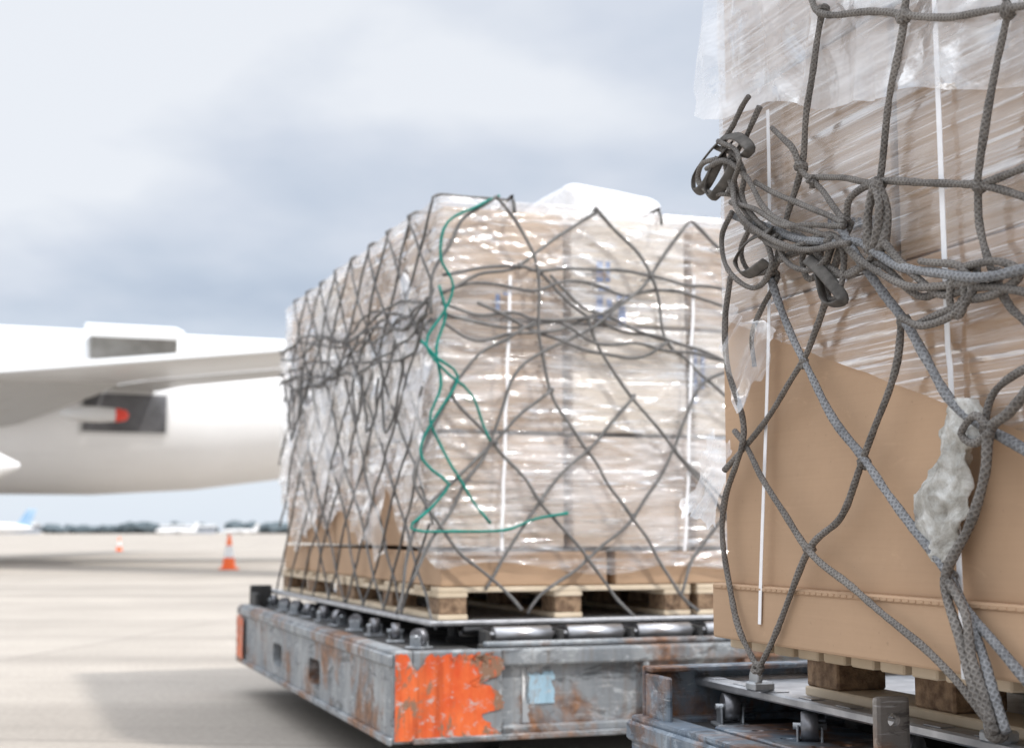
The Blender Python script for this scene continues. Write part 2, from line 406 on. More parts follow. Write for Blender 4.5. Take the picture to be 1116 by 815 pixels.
for j in range(nv_+1):
    ph=-math.pi/2+math.pi*j/nv_
    for i in range(nu):
        th=2*math.pi*i/nu
        sp=lambda x,e: math.copysign(abs(x)**e,x)
        x=sp(math.cos(ph),.3)*sp(math.cos(th),.3); y=sp(math.cos(ph),.3)*sp(math.sin(th),.3); z=sp(math.sin(ph),.5)
        zz=z*.10*(1-.35*x)
        p=Vector((.95+x*.24,.75+y*.36,2.33+zz)); nn=noise.fractal(p*4,1.0,2,3)
        a.v.append(p+Vector((x,y,z))*nn*.012)
for j in range(nv_):
    for i in range(nu):
        k=(i+1)%nu; a.f.append((j*nu+i,j*nu+k,(j+1)*nu+k,(j+1)*nu+i))
a.obj('plastic_bag',mid,[simple('white_plastic_bag',(.74,.74,.75),(.84,.84,.85),6,.4,0,(1,1,1),.5,.02)])
for (y,z,sy,sz,sd) in ((.35,1.5,.5,.8,1),(1.0,1.3,.6,.9,2),(1.7,1.5,.6,.8,3),(2.3,1.35,.6,.9,7),(2.85,1.6,.4,.8,4)):
    acc=Acc(); C=lambda a_,b_: Vector((-.012,y+a_*sy/2,z+b_*sz/2))
    crumple(acc,C(-1,-1),C(1,-1),C(1,1),C(-1,1),60,.034,3.6,sd,.16,Vector((-1,0,0)),3)
    acc.obj('loose_film',mid,[M_film_loose])
for i in range(2):
    for j in range(2): wooden_pallet(mid,-.0+i*1.11,.01+j*1.56,1.08,1.5,.566,.69)
b=BM(); b.box(-.06,W+.05,-.12,D+.1,.556,.5645,.002); b.box(-.075,-.03,-.135,D+.115,.553,.571,.004); b.box(-.03,W+.05,-.135,-.09,.5535,.5705,.004)
b.obj('pallet_sheet',mid,[M_alu])
for px in (553,753):
    acc=Acc()
    P=[fm.hit(px+random.uniform(-1,1)-(y-400)*.03,y,1,-.026) for y in range(300,625,25)]
    ribbon(acc,P,Vector((1,0,0)),Vector((0,-1,0)),.013)
    acc.obj('strapping_band',mid,[M_strap],smooth=False)
for grp in (((650,285,7,22),(660,285,5,22),(652,312,12,5),(650,322,7,30),(661,325,6,24),(672,322,14,6),(674,334,8,20)),((540,320,5,20),(548,318,10,4)),((756,380,4,60),(764,384,4,40))):
    acc=Acc()
    for (x0,y0,w,h) in grp:
        q=[fm.hit(x,y,1,.006) for x,y in ((x0,y0),(x0+w,y0),(x0+w,y0+h),(x0,y0+h))]
        bb=len(acc.v); acc.v+=q; acc.f.append((bb,bb+1,bb+2,bb+3))
    acc.obj('printed_lettering',mid,[M_blueprint],smooth=False)
# net
net=Acc(); rm=.0068
def tr(fr,axis,c,pts,jit=.006):
    return [fr.hit(x,y,axis,c-random.uniform(0,jit)) for x,y in pts]
front=[
 [(540,213),(566,250),(588,295),(586,350),(600,425),(640,492),(690,562),(742,648),(760,668)],
 [(650,229),(680,262),(710,300),(727,370),(752,395),(790,430),(830,470)],
 [(752,240),(775,262),(800,285),(840,330)],
 [(752,240),(730,268),(710,300),(672,335),(640,358),(600,380),(560,410),(535,480),(500,540),(470,590),(445,640)],
 [(650,229),(612,258),(566,290),(520,300),(484,320)],
 [(484,300),(520,292),(566,290),(588,296),(640,292),(710,300),(760,312),(820,318)],
 [(482,318),(530,308),(580,318),(630,306),(680,322),(740,318),(820,345)],
 [(480,330),(520,345),(560,340),(586,350),(640,346),(680,362),(727,370),(790,392),(830,400)],
 [(482,342),(530,352),(570,356),(610,352),(650,372),(700,376),(740,384),(830,398)],
 [(520,330),(560,350),(600,366),(650,384),(700,388),(727,374)],
 [(640,346),(655,385),(690,432),(735,490),(790,545),(840,600)],
 [(800,400),(760,425),(735,490),(690,562),(640,608),(590,650),(575,668)],
 [(586,350),(545,372),(505,405),(492,430),(540,482),(590,545),(640,608),(675,655),(690,672)],
 [(492,430),(470,470),(452,520),(470,560),(500,600),(545,640),(570,665)],
 [(600,425),(570,450),(540,482),(500,520),(452,570),(440,640),(432,668)],
 [(690,432),(665,462),(640,492),(610,520),(590,545),(560,590),(530,640)],
 [(735,490),(760,520),(790,560),(830,600)],
 [(540,213),(510,235),(492,262),(470,300),(470,340)],
 [(742,648),(760,600),(790,562),(830,520)],
 [(588,296),(610,320),(640,346)],[(680,322),(660,338),(640,346)],
 [(484,352),(520,372),(560,362),(610,360),(640,346)],[(600,300),(630,330),(670,350),(727,370)],
]
for P in front:
    tube(net,tr(fm,1,-.026,P,.010),rm,7,.03,.014)
for (x,y) in ((650,229),(710,300),(588,296),(586,350),(600,425),(640,492),(690,562),(540,482),(590,545),(640,608),(735,490),(690,432),(727,372),(492,430),(566,290)):
    knot(net,fm.hit(x,y,1,-.03),rm,1,.012)
for x in (.3,.95,1.6):
    tube(net,[(x,-.024,2.17),(x,-.018,2.21),(x,.01,2.236),(x,.06,2.238),(x+.1,.9,2.24),(x-.05,1.8,2.24),(x,3.0,2.24)],rm,7,.04,.004)
def nz(a,b): return noise.noise(Vector((a,b,3.3)))
rl=.0058
for k in range(-5,11):
    for sg in (-1,1):
        y0=k*.34+.05; P=[]
        nst=9
        for i in range(nst+1):
            t=i/nst; z=2.20-t*1.63; y=y0+sg*1.7*t+.10*nz(k*3+t*2,sg)*min(1,t*6)
            if .0<=y<=3.10: P.append(Vector((-.020-.03*abs(nz(k,t*4+sg*7))*(1 if t>.08 else 0),y,z)))
        if len(P)>2:
            if P[0].z>2.19:
                yy=P[0].y; P=[Vector((.30,yy,2.234)),Vector((.12,yy,2.236)),Vector((.05,yy,2.236)),Vector((.01,yy,2.234)),Vector((-.014,yy,2.222))]+P
            tube(net,P,rl,6,.02,.008)
for k in range(7):
    P=[]; zc=1.74+.10*math.sin(k*1.7)
    for i in range(9):
        y=i/8*3.06; P.append(Vector((-.035-.02*random.random(),y,zc+.16*nz(k*2.1,i*.9)+.03*random.uniform(-1,1)+.02*y)))
    tube(net,P,rl,6,.035,.02)
for k in range(6):
    y=.1+random.random()*2.5; z=1.5+random.random()*.3; w_=random.uniform(.2,.4); dd=random.uniform(.15,.35)
    P=[Vector((-.04,y,z)),Vector((-.05,y+w_*.2,z-dd*.7)),Vector((-.055,y+w_*.5,z-dd)),Vector((-.05,y+w_*.8,z-dd*.6)),Vector((-.04,y+w_,z+.05))]
    tube(net,P,rl,6,.035,.02)
net.obj('cargo_net',mid,[M_rope_mid])
gr=Acc()
for P in ([(546,214),(520,226),(490,243),(480,280),(494,312),(478,345),(466,375),(490,408),(512,430),(535,480)],
          [(478,310),(484,345),(476,380),(482,420),(470,458),(490,500),(512,540),(534,572)],
          [(460,372),(478,392),(500,410),(478,450),(458,492),(474,512),(492,528),(470,552),(448,574),(500,578),(548,577),(585,566),(620,560)]):
    tube(gr,tr(fm,1,-.04,P),.0056,7,.03,.014)
gr.obj('teal_rope',mid,[M_rope_green])

# ---------------------------------------------------------------- near load
near=empty('cargo_load',(.434,2.9,0),ALN,'tall brown carton stack with clear film and knotted grey net','air cargo load','netted cargo loads')
DN=3.1; WN=2.2
def c3(x0,x1,y0,y1,z0,z1,mat,lab=None): return carton(near,x0,x1,y0,y1,z0,z1,mat,lab)
lo=c3(0,WN,-1.5,0,.795,1.34,M_card,'big plain brown lower carton')
c3(.0,WN,-DN,-1.506,.795,1.34,M_card)
for (x0,x1,y0,y1) in ((-.018,WN+.018,-1.51,.03),(-.018,WN+.018,-DN-.02,-1.515)):
    b=BM(); b.box(x0,x1,y0,y1,.69,.792,.005,0,2); b.box(x0-.003,x0+.03,y0+.01,y1-.006,.787,.7985,.003)
    k=y0+.03
    while k<y1-.03:
        b.box(x0-.0045,x0-.0,k,k+.008,.791,.7945,0); k+=.02
    b.obj('carton_tray',near,[M_card])
for i in range(5):
    y1=-.0-i*.62; y0=y1-.606
    j=.004*(i%3)
    c3(.006+j,.8,y0,y1,1.345,1.78,M_card3); c3(.012,.8,y0+.0,y1-.003,1.794,2.09,M_card2 if i%2 else M_card3)
    c3(.81,WN,y0,y1,1.345,1.78,M_card3); c3(.81,WN,y0,y1,1.794,2.09,M_card2)
    c3(.02,WN,y0,y1-.01,2.102,2.4,M_card2)
pa=fn.hit(850,372,0,-.01); pb=fn.hit(1116,472,0,-.01); slp=(pb.z-pa.z)/(pb.y-pa.y)
def zl(p):
    return max(.9,pa.z+slp*(min(0,p.y)-pa.y))+.003*noise.noise(p*14) if p.x<.1 else 1.25
shell(near,'stretch_wrap',0,WN,-DN,0,2.44,zl,M_film_near,.008,.0065,.02,11,nv=200,skew=.22,fx=1.8,fold=.45)
h=lambda x,y,c=-.02:fn.hit(x,y,0,c)
acc=Acc()
crumple(acc,h(772,-70,-.02),h(1140,-90,-.02),h(1140,86,-.016),h(762,128,-.02),190,.024,3.0,4,.03,Vector((-1,0,0)),5,.12,(1,2.4,1))
acc.obj('loose_top_film',near,[M_film_top])
acc=Acc()
crumple(acc,h(790,335,-.02),h(838,352,-.02),h(846,400,-.05),h(802,448,-.04),50,.028,6,8,.22)
acc.obj('torn_film',near,[M_film_loose])
acc=Acc()
crumple(acc,h(768,476,-.02),h(798,480,-.02),h(786,585,-.04),h(742,545,-.06),50,.035,5,2,.28)
acc.obj('torn_film',near,[M_film_loose])
acc=Acc(); spine=[(1046,434,16),(1052,452,22),(1050,474,24),(1038,492,15),(1034,512,24),(1026,540,31),(1020,566,29),(1020,590,20),(1022,612,7)]
nsp=90; sg=60
for i in range(nsp+1):
    t=i/nsp*(len(spine)-1); k=min(int(t),len(spine)-2); f_=t-k; f_=f_*f_*(3-2*f_)
    x=spine[k][0]*(1-f_)+spine[k+1][0]*f_; y=spine[k][1]*(1-f_)+spine[k+1][1]*f_; w_=spine[k][2]*(1-f_)+spine[k+1][2]*f_
    for j in range(sg):
        a_=2*math.pi*j/sg
        rr=1+.25*noise.noise(Vector((math.cos(a_)*1.2,math.sin(a_)*1.2,y*.04)))
        p=h(x+w_*math.cos(a_)*rr,y,-.022-.012*(1+math.sin(a_)))
        dd=noise.fractal(p*30,.9,2,4)*.006-abs(noise.noise(p*40))*.010
        acc.v.append(p+Vector((-1,0,0))*dd+Vector((0,.3,.3))*dd)
for i in range(nsp):
    for j in range(sg):
        k=(j+1)%sg; acc.f.append((i*sg+j,i*sg+k,(i+1)*sg+k,(i+1)*sg+j))
acc.f.append(tuple(range(sg))); acc.f.append(tuple(nsp*sg+j for j in range(sg)))
acc.obj('crumpled_plastic',near,[M_dirty])
acc=Acc()
P=[h(1020+ (y-30)*.0385 if y<400 else 1036+(y-400)*.045,y,-.021) for y in range(-60,745,20)]
ribbon(acc,P,Vector((0,1,0)),Vector((-1,0,0)),.0125)
acc.obj('strapping_band',near,[M_strap],smooth=False)
acc=Acc()
P=[h(833+6*math.sin(y*.006),y,-.021) for y in range(120,700,20)]
ribbon(acc,P,Vector((0,1,0)),Vector((-1,0,0)),.011)
acc.obj('strapping_band',near,[M_strap],smooth=False)
acc=Acc()
for i in range(9):
    x=902+i*6.5; y0=238-i*.6+(i%3); hgt=11+(i*7%5)
    q=[h(a,b_,.003) for a,b_ in ((x,y0),(x+4,y0),(x+4,y0+hgt),(x,y0+hgt))]
    bb=len(acc.v); acc.v+=q; acc.f.append((bb,bb+1,bb+2,bb+3))
acc.obj('printed_lettering',near,[M_black],smooth=False)
# net
A=Acc(); B=Acc(); r0=.0060
def T(acc_,pts,c=-.03,r=r0,wob=.010): tube(acc_,tr(fn,0,c,pts,.01),min(r,.0076) if r>r0 else r,10,.008,wob)
T(A,[(872,-40),(884,-8),(897,12),(940,14),(985,18),(1040,18),(1098,12),(1140,4)])
T(A,[(897,12),(892,70),(880,130),(873,180),(862,225),(848,268),(838,300)])
T(A,[(985,18),(990,-40)]); T(A,[(1098,12),(1094,-50)])
T(A,[(985,18),(975,70),(966,130),(957,198)])
T(A,[(957,198),(962,225),(958,262),(950,272),(951,235),(957,200)],-.04,.0085)
T(A,[(957,198),(966,230),(963,265),(952,276),(946,240),(955,204)],-.045,.0085)
T(A,[(1098,12),(1086,80),(1076,145),(1066,204)])
T(A,[(842,140),(866,162),(876,190),(900,212),(922,243)],-.03,.0055)
T(A,[(922,243),(925,216),(957,200),(1010,200),(1066,204),(1130,220)])
T(A,[(1066,204),(1068,250),(1082,298),(1100,330),(1130,362)])
T(A,[(1066,204),(1100,190),(1130,178)])
T(A,[(880,195),(920,196),(957,200)],-.028,.0055)
T(B,[(800,235),(850,252),(900,262),(940,262),(985,290),(1040,298),(1085,300),(1130,290)],-.045,.0075)
T(A,[(810,250),(860,268),(905,255),(945,285),(990,312),(1040,310),(1085,300)],-.05)
T(A,[(850,285),(880,275),(915,300),(960,290),(1010,322),(1060,290),(1050,330),(1000,352)],-.04)
T(A,[(1000,285),(1048,290),(1062,318),(1040,345),(1005,358),(982,348)],-.05)
T(A,[(1048,330),(1085,322),(1110,300),(1090,286),(1055,292)],-.045)
T(A,[(960,262),(1000,300),(1030,322),(1075,312),(1130,318)],-.04)
T(B,[(918,248),(935,278),(958,315),(985,352),(1008,392),(1035,432),(1074,466),(1130,500)],-.04,.0085)
T(A,[(985,352),(975,400),(958,455),(942,504),(915,562),(882,598),(852,668),(826,728)])
T(B,[(842,306),(858,352),(876,396),(908,458),(942,504),(972,545),(1004,590),(1032,626),(1052,665),(1085,705),(1120,745)],-.032,.0072)
T(A,[(922,250),(905,308),(888,365),(876,396),(846,440),(815,480),(790,512)])
T(A,[(800,470),(815,490),(850,550),(882,598),(930,642),(985,690),(1040,742),(1085,800)])
T(A,[(796,300),(790,350),(793,400),(812,470),(790,540),(788,600),(800,665),(826,728)])
T(A,[(1130,412),(1098,448),(1076,468),(1070,515),(1056,575),(1034,630),(1045,690),(1060,750),(1088,800)],-.05,.0082)
T(B,[(1032,626),(1060,690),(1078,740),(1100,800)],-.045,.0072)
T(A,[(1034,630),(1052,665),(1058,720),(1082,795)],-.055,.0072)
T(A,[(1130,360),(1104,340),(1090,312),(1085,300)])
T(A,[(845,300),(830,330),(820,365),(822,400)],-.03,.005)
T(A,[(1074,466),(1060,452),(1046,470),(1058,482),(1076,470)],-.055,.0059)
T(A,[(1074,466),(1085,430),(1130,395)],-.035)
T(A,[(822,200),(860,215),(905,232),(922,243)],-.035,.0055)
for (x,y,s) in ((897,12,1.2),(985,18,1.1),(1098,12,1.2),(957,200,1.2),(1066,204,1.2),(873,182,1.1),(922,246,1.4),(876,396,1.1),(942,504,1.1),(882,598,1.0),(985,350,1.2),(1034,628,1.2),(1076,467,1.2),(843,300,1.2),(826,728,1.3),(1086,797,1.6),(1085,300,1.2),(885,198,1)):
    knot(A,h(x,y,-.035),r0*1.05,s)
for (x,y,w_,hh) in ((905,262,26,58),(880,262,22,40),(1040,300,20,44)):
    T(A,[(x,y),(x-w_*.35,y+hh*.5),(x-w_*.1,y+hh),(x+w_*.35,y+hh*.9),(x+w_*.5,y+hh*.3),(x+w_*.3,y)],-.05,.0056)
# bunched slack at the corner: hanks of doubled rope running down and across
for P,c in (([(820,108),(802,132),(786,158),(790,190),(804,222),(828,246),(862,262)],-.05),([(828,114),(812,146),(796,176),(800,208),(820,236),(850,254),(900,262)],-.035),
            ([(774,186),(792,178),(812,196),(830,226),(860,248),(900,256)],-.06),([(780,160),(800,168),(812,190),(808,214),(822,240),(846,262)],-.05),
            ([(798,232),(790,262),(796,292),(818,310),(836,290),(828,256),(808,240)],-.06),([(820,244),(806,276),(816,300),(842,296),(854,268)],-.045),
            ([(842,262),(856,286),(880,300),(900,286),(905,262)],-.055),([(860,252),(880,268),(900,292),(925,300),(945,286),(960,262)],-.045),
            ([(796,220),(824,228),(850,244),(880,246),(915,252)],-.06),([(804,214),(780,206),(766,190),(772,172),(790,168)],-.05),([(786,150),(800,160),(806,180),(796,200),(800,226),(824,250),(870,272),(930,268)],-.065)):
    T(A,P,c,.0054,.016)
for (x,y,s) in ((800,172,1.3),(798,208,1.3),(846,262,1.3),(905,264,1.3)):
    knot(A,h(x,y,-.055),.0060,s)
A.obj('cargo_net',near,[M_rope])
B.obj('cargo_net_lashing',near,[M_rope_b])
M_web=simple('dark_webbing',(.06,.055,.05),(.13,.12,.11),40,.85)
for P in ([(788,148),(772,166),(757,190),(758,208),(770,200),(784,172)],[(796,156),(778,180),(770,204),(776,216),(792,196),(800,178)],[(786,152),(804,150),(818,162),(812,172)],[(880,282),(900,300),(918,326),(900,330),(892,300)],[(840,250),(815,262),(800,285),(812,300),(835,285)]):
    ws=Acc(); tube(ws,tr(fn,0,-.06,P),.011,8,.008,.004,.22)
    ws.obj('webbing_strap',near,[M_web])
# pallets, sheet
for j in range(3):
    wooden_pallet(near,.19,-.85-j*.93,1.0,.88,.5665,.6885,10,.12,.17)
    wooden_pallet(near,1.22,-.85-j*.93,.95,.88,.5665,.6885,10,.12)
b=BM(); b.box(.15,WN,-DN+.1,.40,.556,.5645,.002); b.box(.12,.17,-DN+.1,.42,.5525,.572,.004); b.box(.17,WN,.37,.42,.553,.5715,.004)
for k in range(24): b.box(.128,.16,-2.9+k*.14,-2.85+k*.14,.572,.5745,.001)
b.obj('pallet_sheet',near,[M_alu])
for (x,y) in ((826,735),(1086,800)):
    b=BM(); q=fn.hit(x,y,0,.11); q.z=.575; b.box(q.x-.02,q.x+.03,q.y-.02,q.y+.02,.573,.592,.004); b.cyl((q.x-.005,q.y,.6),(1,0,0),.018,.012,16)
    b.obj('net_fitting',near,[M_galv])

# ---------------------------------------------------------------- dollies
def cut(o,e,cb):
    cu=cb.obj('cut'); cu.parent=e
    md=o.modifiers.new('b','BOOLEAN'); md.operation='DIFFERENCE'; md.object=cu; md.solver='EXACT'
    dg=bpy.context.evaluated_depsgraph_get(); nm=bpy.data.meshes.new_from_object(o.evaluated_get(dg))
    o.modifiers.clear(); o.data=nm; bpy.data.objects.remove(cu)
def dolly(ox,oy,al,label,near_kind):
    W,Ld=2.75,3.5; e=empty('cargo_dolly',(ox,oy,0),al,label,'cargo dolly','airport cargo dollies')
    ms=M_steel_b if near_kind else M_steel
    zb,zt=.175,.49
    def holed(name,x0,x1,y0,y1,holes,mat,out):
        b=BM(); b.box(x0,x1,y0,y1,zb,zt,.008,0,2)
        o=b.obj(name,e,[mat])
        for (c,z,w,hh) in holes:
            cb=BM(); cb.box(x0-.05,x1+.05,c-w/2,c+w/2,z-hh/2,z+hh/2,min(hh,w)*.3,0,3); cut(o,e,cb)
        b=BM(); xo=x0-out if out>0 else x1; xi=x0 if out>0 else x1-out
        b.box(min(xo,xi),max(xo,xi),y0,y1,zb-.004,zb+.022,.004); b.box(min(xo,xi)+.003,max(xo,xi)-.0,y0,y1,zt-.055,zt-.012,.006)
        b.obj('rail_flange',e,[mat])
        return o
    holed('side_rail',0,.07,0.0,Ld,[(1.35,.30,.24,.11),(2.25,.30,.24,.11)],ms,.016)
    holed('side_rail',W-.07,W,0,Ld,[],ms,-.016)
    b=BM(); b.box(.07,W-.07,.035,.07,zb+.012,zt-.045,.004,0,2); b.box(.40,W-.4,.004,.07,zt-.06,zt-.004,.008,0,2); b.box(.40,W-.4,.004,.034,zb+.001,zb+.045,.006,0,2)
    for k in range(4): b.box(.95+k*.42,.975+k*.42,.008,.034,zb+.046,zt-.061,.003)
    b.obj('end_rail',e,[ms])
    for (a0,a1) in ((.0705,.399),(W-.399,W-.0705)):
        b=BM(); b.box(a0,a1,.001,.034,zb+.001,zt-.001,.008,0,2); b.obj('corner_plate',e,[ms])
    b=BM(); b.box(.36,W-.36,.072,.11,zt-.001,zt+.018,.005); b.box(.07,W-.07,-.012,.0,zb-.002,zb+.018,.003); b.obj('end_rail_flange',e,[ms])
    b=BM(); b.box(.07,W-.07,Ld-.07,Ld-.002,zb+.002,zt-.002,.006,0,2); b.obj('end_rail',e,[ms])
    b=BM()
    b.box(.07,.36,.07,Ld-.07,.455,.475,.002)
    b.box(W-.36,W-.07,.07,Ld-.07,.455,.475,.002)
    for k in range(9):
        y=.12+k*.39; b.box(.36,W-.36,y,y+.10,.40,.47,.004)
    for x in (.7,1.3,1.9): b.box(x,x+.1,.1,Ld-.1,.22,.40,.004)
    b.obj('deck_frame',e,[M_dark])
    me=None
    for row,y in enumerate((.22,.62,.98,Ld-.30)):
        for k in range(7):
            x=.42+k*.29
            if me is None:
                b=BM(); b.cyl((0,0,0),(1,0,0),.032,.225,24); b.cyl((0,0,0),(1,0,0),.012,.27,10); o=b.obj('roller',e,[M_roller],(x+.13,y,.521)); me=o.data
            else:
                o=bpy.data.objects.new('roller',me); COL.objects.link(o); o.parent=e; o.location=(x+.13,y,.521)
        b=BM()
        for k in range(8): x=.415+k*.29-.012; b.box(x-.010,x+.010,y-.045,y+.035,.468,.540,.002)
        b.box(.36,2.5,y-.065,y-.05,.468,.495,.003)
        b.obj('roller_bracket',e,[M_dark])
    bm_=None; wm=None
    spots=[(.17,.28+k*.34) for k in range(10)]+([(.42+k*.27,Ld-.13) for k in range(4)] if near_kind else [(W-.17,.28+k*.34) for k in range(10)])
    for (x,y) in spots:
        if bm_ is None:
            b=BM(); b.box(-.036,.036,-.04,.04,0,.007,.002); b.box(-.026,-.021,-.024,.024,.007,.045,.002); b.box(.021,.026,-.024,.024,.007,.045,.002); b.cyl((0,0,.042),(1,0,0),.007,.066,10)
            o=b.obj('caster',e,[M_galv],(x,y,.476)); bm_=o.data
            b=BM(); b.cyl((0,0,0),(1,0,0),.030,.034,24); w=b.obj('caster_wheel',o,[simple('caster_metal',(.12,.12,.13),(.34,.34,.36),20,.4,.8)],(0,0,.042)); wm=w.data
        else:
            o=bpy.data.objects.new('caster',bm_); COL.objects.link(o); o.parent=e; o.location=(x,y,.476)
            w=bpy.data.objects.new('caster_wheel',wm); COL.objects.link(w); w.parent=o; w.location=(0,0,.042)
        o.rotation_euler=(0,0,random.uniform(-1.2,1.2))
    if near_kind:
        b=BM(); b.box(.02,W-.02,Ld-.035,Ld-.02,.478,.60,.004,0,2); b.box(.02,W-.02,Ld-.075,Ld-.036,.588,.60,.003); b.box(.02,.032,Ld-.16,Ld-.036,.478,.585,.004); b.obj('end_stop',e,[M_steel_b])
    else:
        for (x,y) in ((.05,Ld-.09),(W-.17,Ld-.09)):
            b=BM(); b.box(x,x+.12,y,y+.05,.47,.60,.006); b.box(x,x+.03,y-.16,y,.47,.56,.006); b.obj('corner_stop',e,[M_dark])
    for x in (.55,W-.55):
        for y in (.75,Ld-.75):
            a=Acc(); lathe(a,[(-.06,.0),(-.06,.10),(-.065,.17),(-.045,.2),(.045,.2),(.065,.17),(.06,.10),(.06,0)],'x',28)
            w=a.obj('wheel',e,[M_rubber],True,(x,y,.2))
            a=Acc(); lathe(a,[(-.07,.0),(-.07,.05),(-.0665,.11),(.0665,.11),(.07,.05),(.07,0)],'x',24); a.obj('hub',w,[M_galv])
            b=BM(); b.box(x-.10,x+.10,y-.04,y+.04,.2,.40,.005); b.obj('axle_mount',e,[M_dark])
    return e,W,Ld
def decal(parent,origin,ux,uy,w,hh,nrm,mat,seed,name='painted_marking',rag=.10,off=.0035):
    acc=Acc(); n=70
    for j in range(n+1):
        for i in range(n+1):
            u,v=i/n,j/n
            eu=1-rag*abs(noise.fractal(Vector((v*2.5+seed,0,0)),.9,2,5))*2.0
            ev=1-rag*abs(noise.fractal(Vector((0,u*3,seed)),.9,2,5))*1.8
            acc.v.append(Vector(origin)+ux*(w*u*(eu*u+1-u))+uy*(hh*v*(ev*v+1-v))+nrm*off)
    for j in range(n):
        for i in range(n):
            a=j*(n+1)+i; acc.f.append((a,a+1,a+n+2,a+n+1))
    return acc.obj(name,parent,[mat],smooth=False)
X,Y,Z=Vector((1,0,0)),Vector((0,1,0)),Vector((0,0,1))
d1,W_,L_=dolly(-.41,5.0,math.asin(.332),'weathered grey steel roller dolly with worn orange painted corners',False)
decal(d1,(.006,.0,.185),X,Z,.40,.298,-Y,M_orange,3,rag=.20)
decal(d1,(0,L_-.26,.20),Y,Z,.25,.24,-X,M_orange,8,rag=.2,off=.018)
decal(d1,(.50,.035,.29),X,Z,.11,.115,-Y,M_bluep,2,rag=.12)
decal(d1,(.485,.035,.225),X,Z,.03,.20,-Y,M_whitep,7,rag=.5)
d2,_,_=dolly(.27+3.5*.32,3.3-3.5*.947,ALN,'blue-grey rusty steel dolly carrying the tall brown cartons',True)
b=BM(); b.box(.085,.34,L_-1.5,L_-.25,.478,.4905,.003); pl=b.obj('edge_plate',d2,[M_steel_b])
cb=BM()
for k in range(8):
    for xx in (.14,.20): cb.cyl((xx,L_-.34-k*.12,.485),(0,0,1),.013,.1,16)
cut(pl,d2,cb)
b=BM(); b.box(.022,.088,L_-.968,L_-.952,.47,.63,.008,0,2); br_=b.obj('stop_bracket',d2,[M_rusty])
cb=BM(); cb.cyl((.055,L_-.96,.592),(0,1,0),.012,.1,16); cut(br_,d2,cb)

# ---------------------------------------------------------------- airliner
fa=Frame(-12.7,43,math.radians(22))
ac=empty('airliner',(-12.7,43,0),math.radians(22),'white freighter aircraft with open cargo door and grey wing','aircraft')
a=Acc(); sec=[(-38,.05,4.1,4.0),(-37,1.3,4.9,3.4),(-34,1.9,6.1,2.5),(-30,2.5,6.9,2.05),(-26,2.5,7.0,2.0),(-12,2.5,7,2.0),(0,2.5,7.0,2.02),(3,2.5,7.0,2.2),(6,2.45,7.0,2.6),(12,2.2,6.95,3.3),(20,1.6,6.85,4.3),(28,.9,6.75,5.3),(34,.3,6.6,5.9)]
segs=48
for (t,ry,zt,zb) in sec:
    for j in range(segs):
        an=2*math.pi*j/segs; a.v.append(Vector((t,math.cos(an)*ry,(zt+zb)/2+math.sin(an)*(zt-zb)/2)))
for i in range(len(sec)-1):
    for j in range(segs):
        k=(j+1)%segs; a.f.append((i*segs+j,i*segs+k,(i+1)*segs+k,(i+1)*segs+j))
a.obj('fuselage',ac,[M_ac])
def airfoil_wing(name,pl,mat,parent,fr):
    a=Acc(); prof=[(0,0),(.03,.35),(.12,.8),(.3,1),(.6,.75),(1,.05),(1,-.05),(.6,-.25),(.3,-.45),(.12,-.4),(.03,-.22)]
    n=len(prof)
    for (le,te,th) in pl:
        le=fr.loc(le) if fr else Vector(le); te=fr.loc(te) if fr else Vector(te)
        for (c,hh) in prof: a.v.append(le.lerp(te,c)+Vector((0,0,hh*th/1.45)))
    for i in range(len(pl)-1):
        for j in range(n):
            k=(j+1)%n; a.f.append((i*n+j,i*n+k,(i+1)*n+k,(i+1)*n+j))
    a.f.append(tuple(range(n))); a.f.append(tuple((len(pl)-1)*n+j for j in range(n))[::-1])
    return a.obj(name,parent,[mat],smooth=False)
le0=Vector((-4.9,30,4.74)); dv=Vector((.788,-.615,-.026)); ch=Vector((.927,.375,0))
st=[]; stf=[]
for s,c,th in ((-17,5.6,.5),(-11,3.9,.38),(0,2.5,.26),(7,1.9,.22),(9.5,1.4,.15)):
    p=le0+dv*s; st.append((p,p+ch*c+Vector((0,0,-.03)),th))
    q0=p+ch*(c+.06)+Vector((0,0,-.05)); stf.append((q0,q0+ch*(c*.28)+Vector((0,0,-.10)),th*.22))
airfoil_wing('wing',st,M_wing,ac,fa)
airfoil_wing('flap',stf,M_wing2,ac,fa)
far=[(Vector((-9,2.2,3.6)),Vector((0,2.2,3.5)),1.1),(Vector((0,14,4.3)),Vector((4.5,14,4.2)),.5),(Vector((6,24,4.9)),Vector((8.2,24,4.9)),.2)]
airfoil_wing('wing',far,M_wing,ac,None)
def wpt(px,py,d):
    return Vector(((px-558)/F*d/1.0,d,.9+(580-py)/F*d))
fl=[(wpt(-60,412,37),wpt(-90,482,38.6),.12),(wpt(30,415,38.5),wpt(20,462,39.4),.10),(wpt(130,416,39.4),wpt(105,430,39.8),.06)]
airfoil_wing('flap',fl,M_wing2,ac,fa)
tipp=fa.loc(wpt(137,453,37.5)); 
a=Acc(); lathe(a,[(-1.7,.05),(-1.5,.15),(-1.1,.21),(-.7,.21),(-.35,.18),(-.12,.14)],'x',20,tipp); a.obj('flap_fairing',ac,[M_wing])
a=Acc(); lathe(a,[(-.30,.185),(-.2,.18),(0,.13),(.06,.01)],'x',16,tipp); a.obj('navigation_light',ac,[M_red])
def side(t,z,off):
    zc,rz,ry=4.5,2.5,2.5
    s=(z-zc)/rz; an=math.asin(max(-1,min(1,s))); return Vector((t,-(ry+off)*math.cos(an),zc+(rz+off)*math.sin(an)))
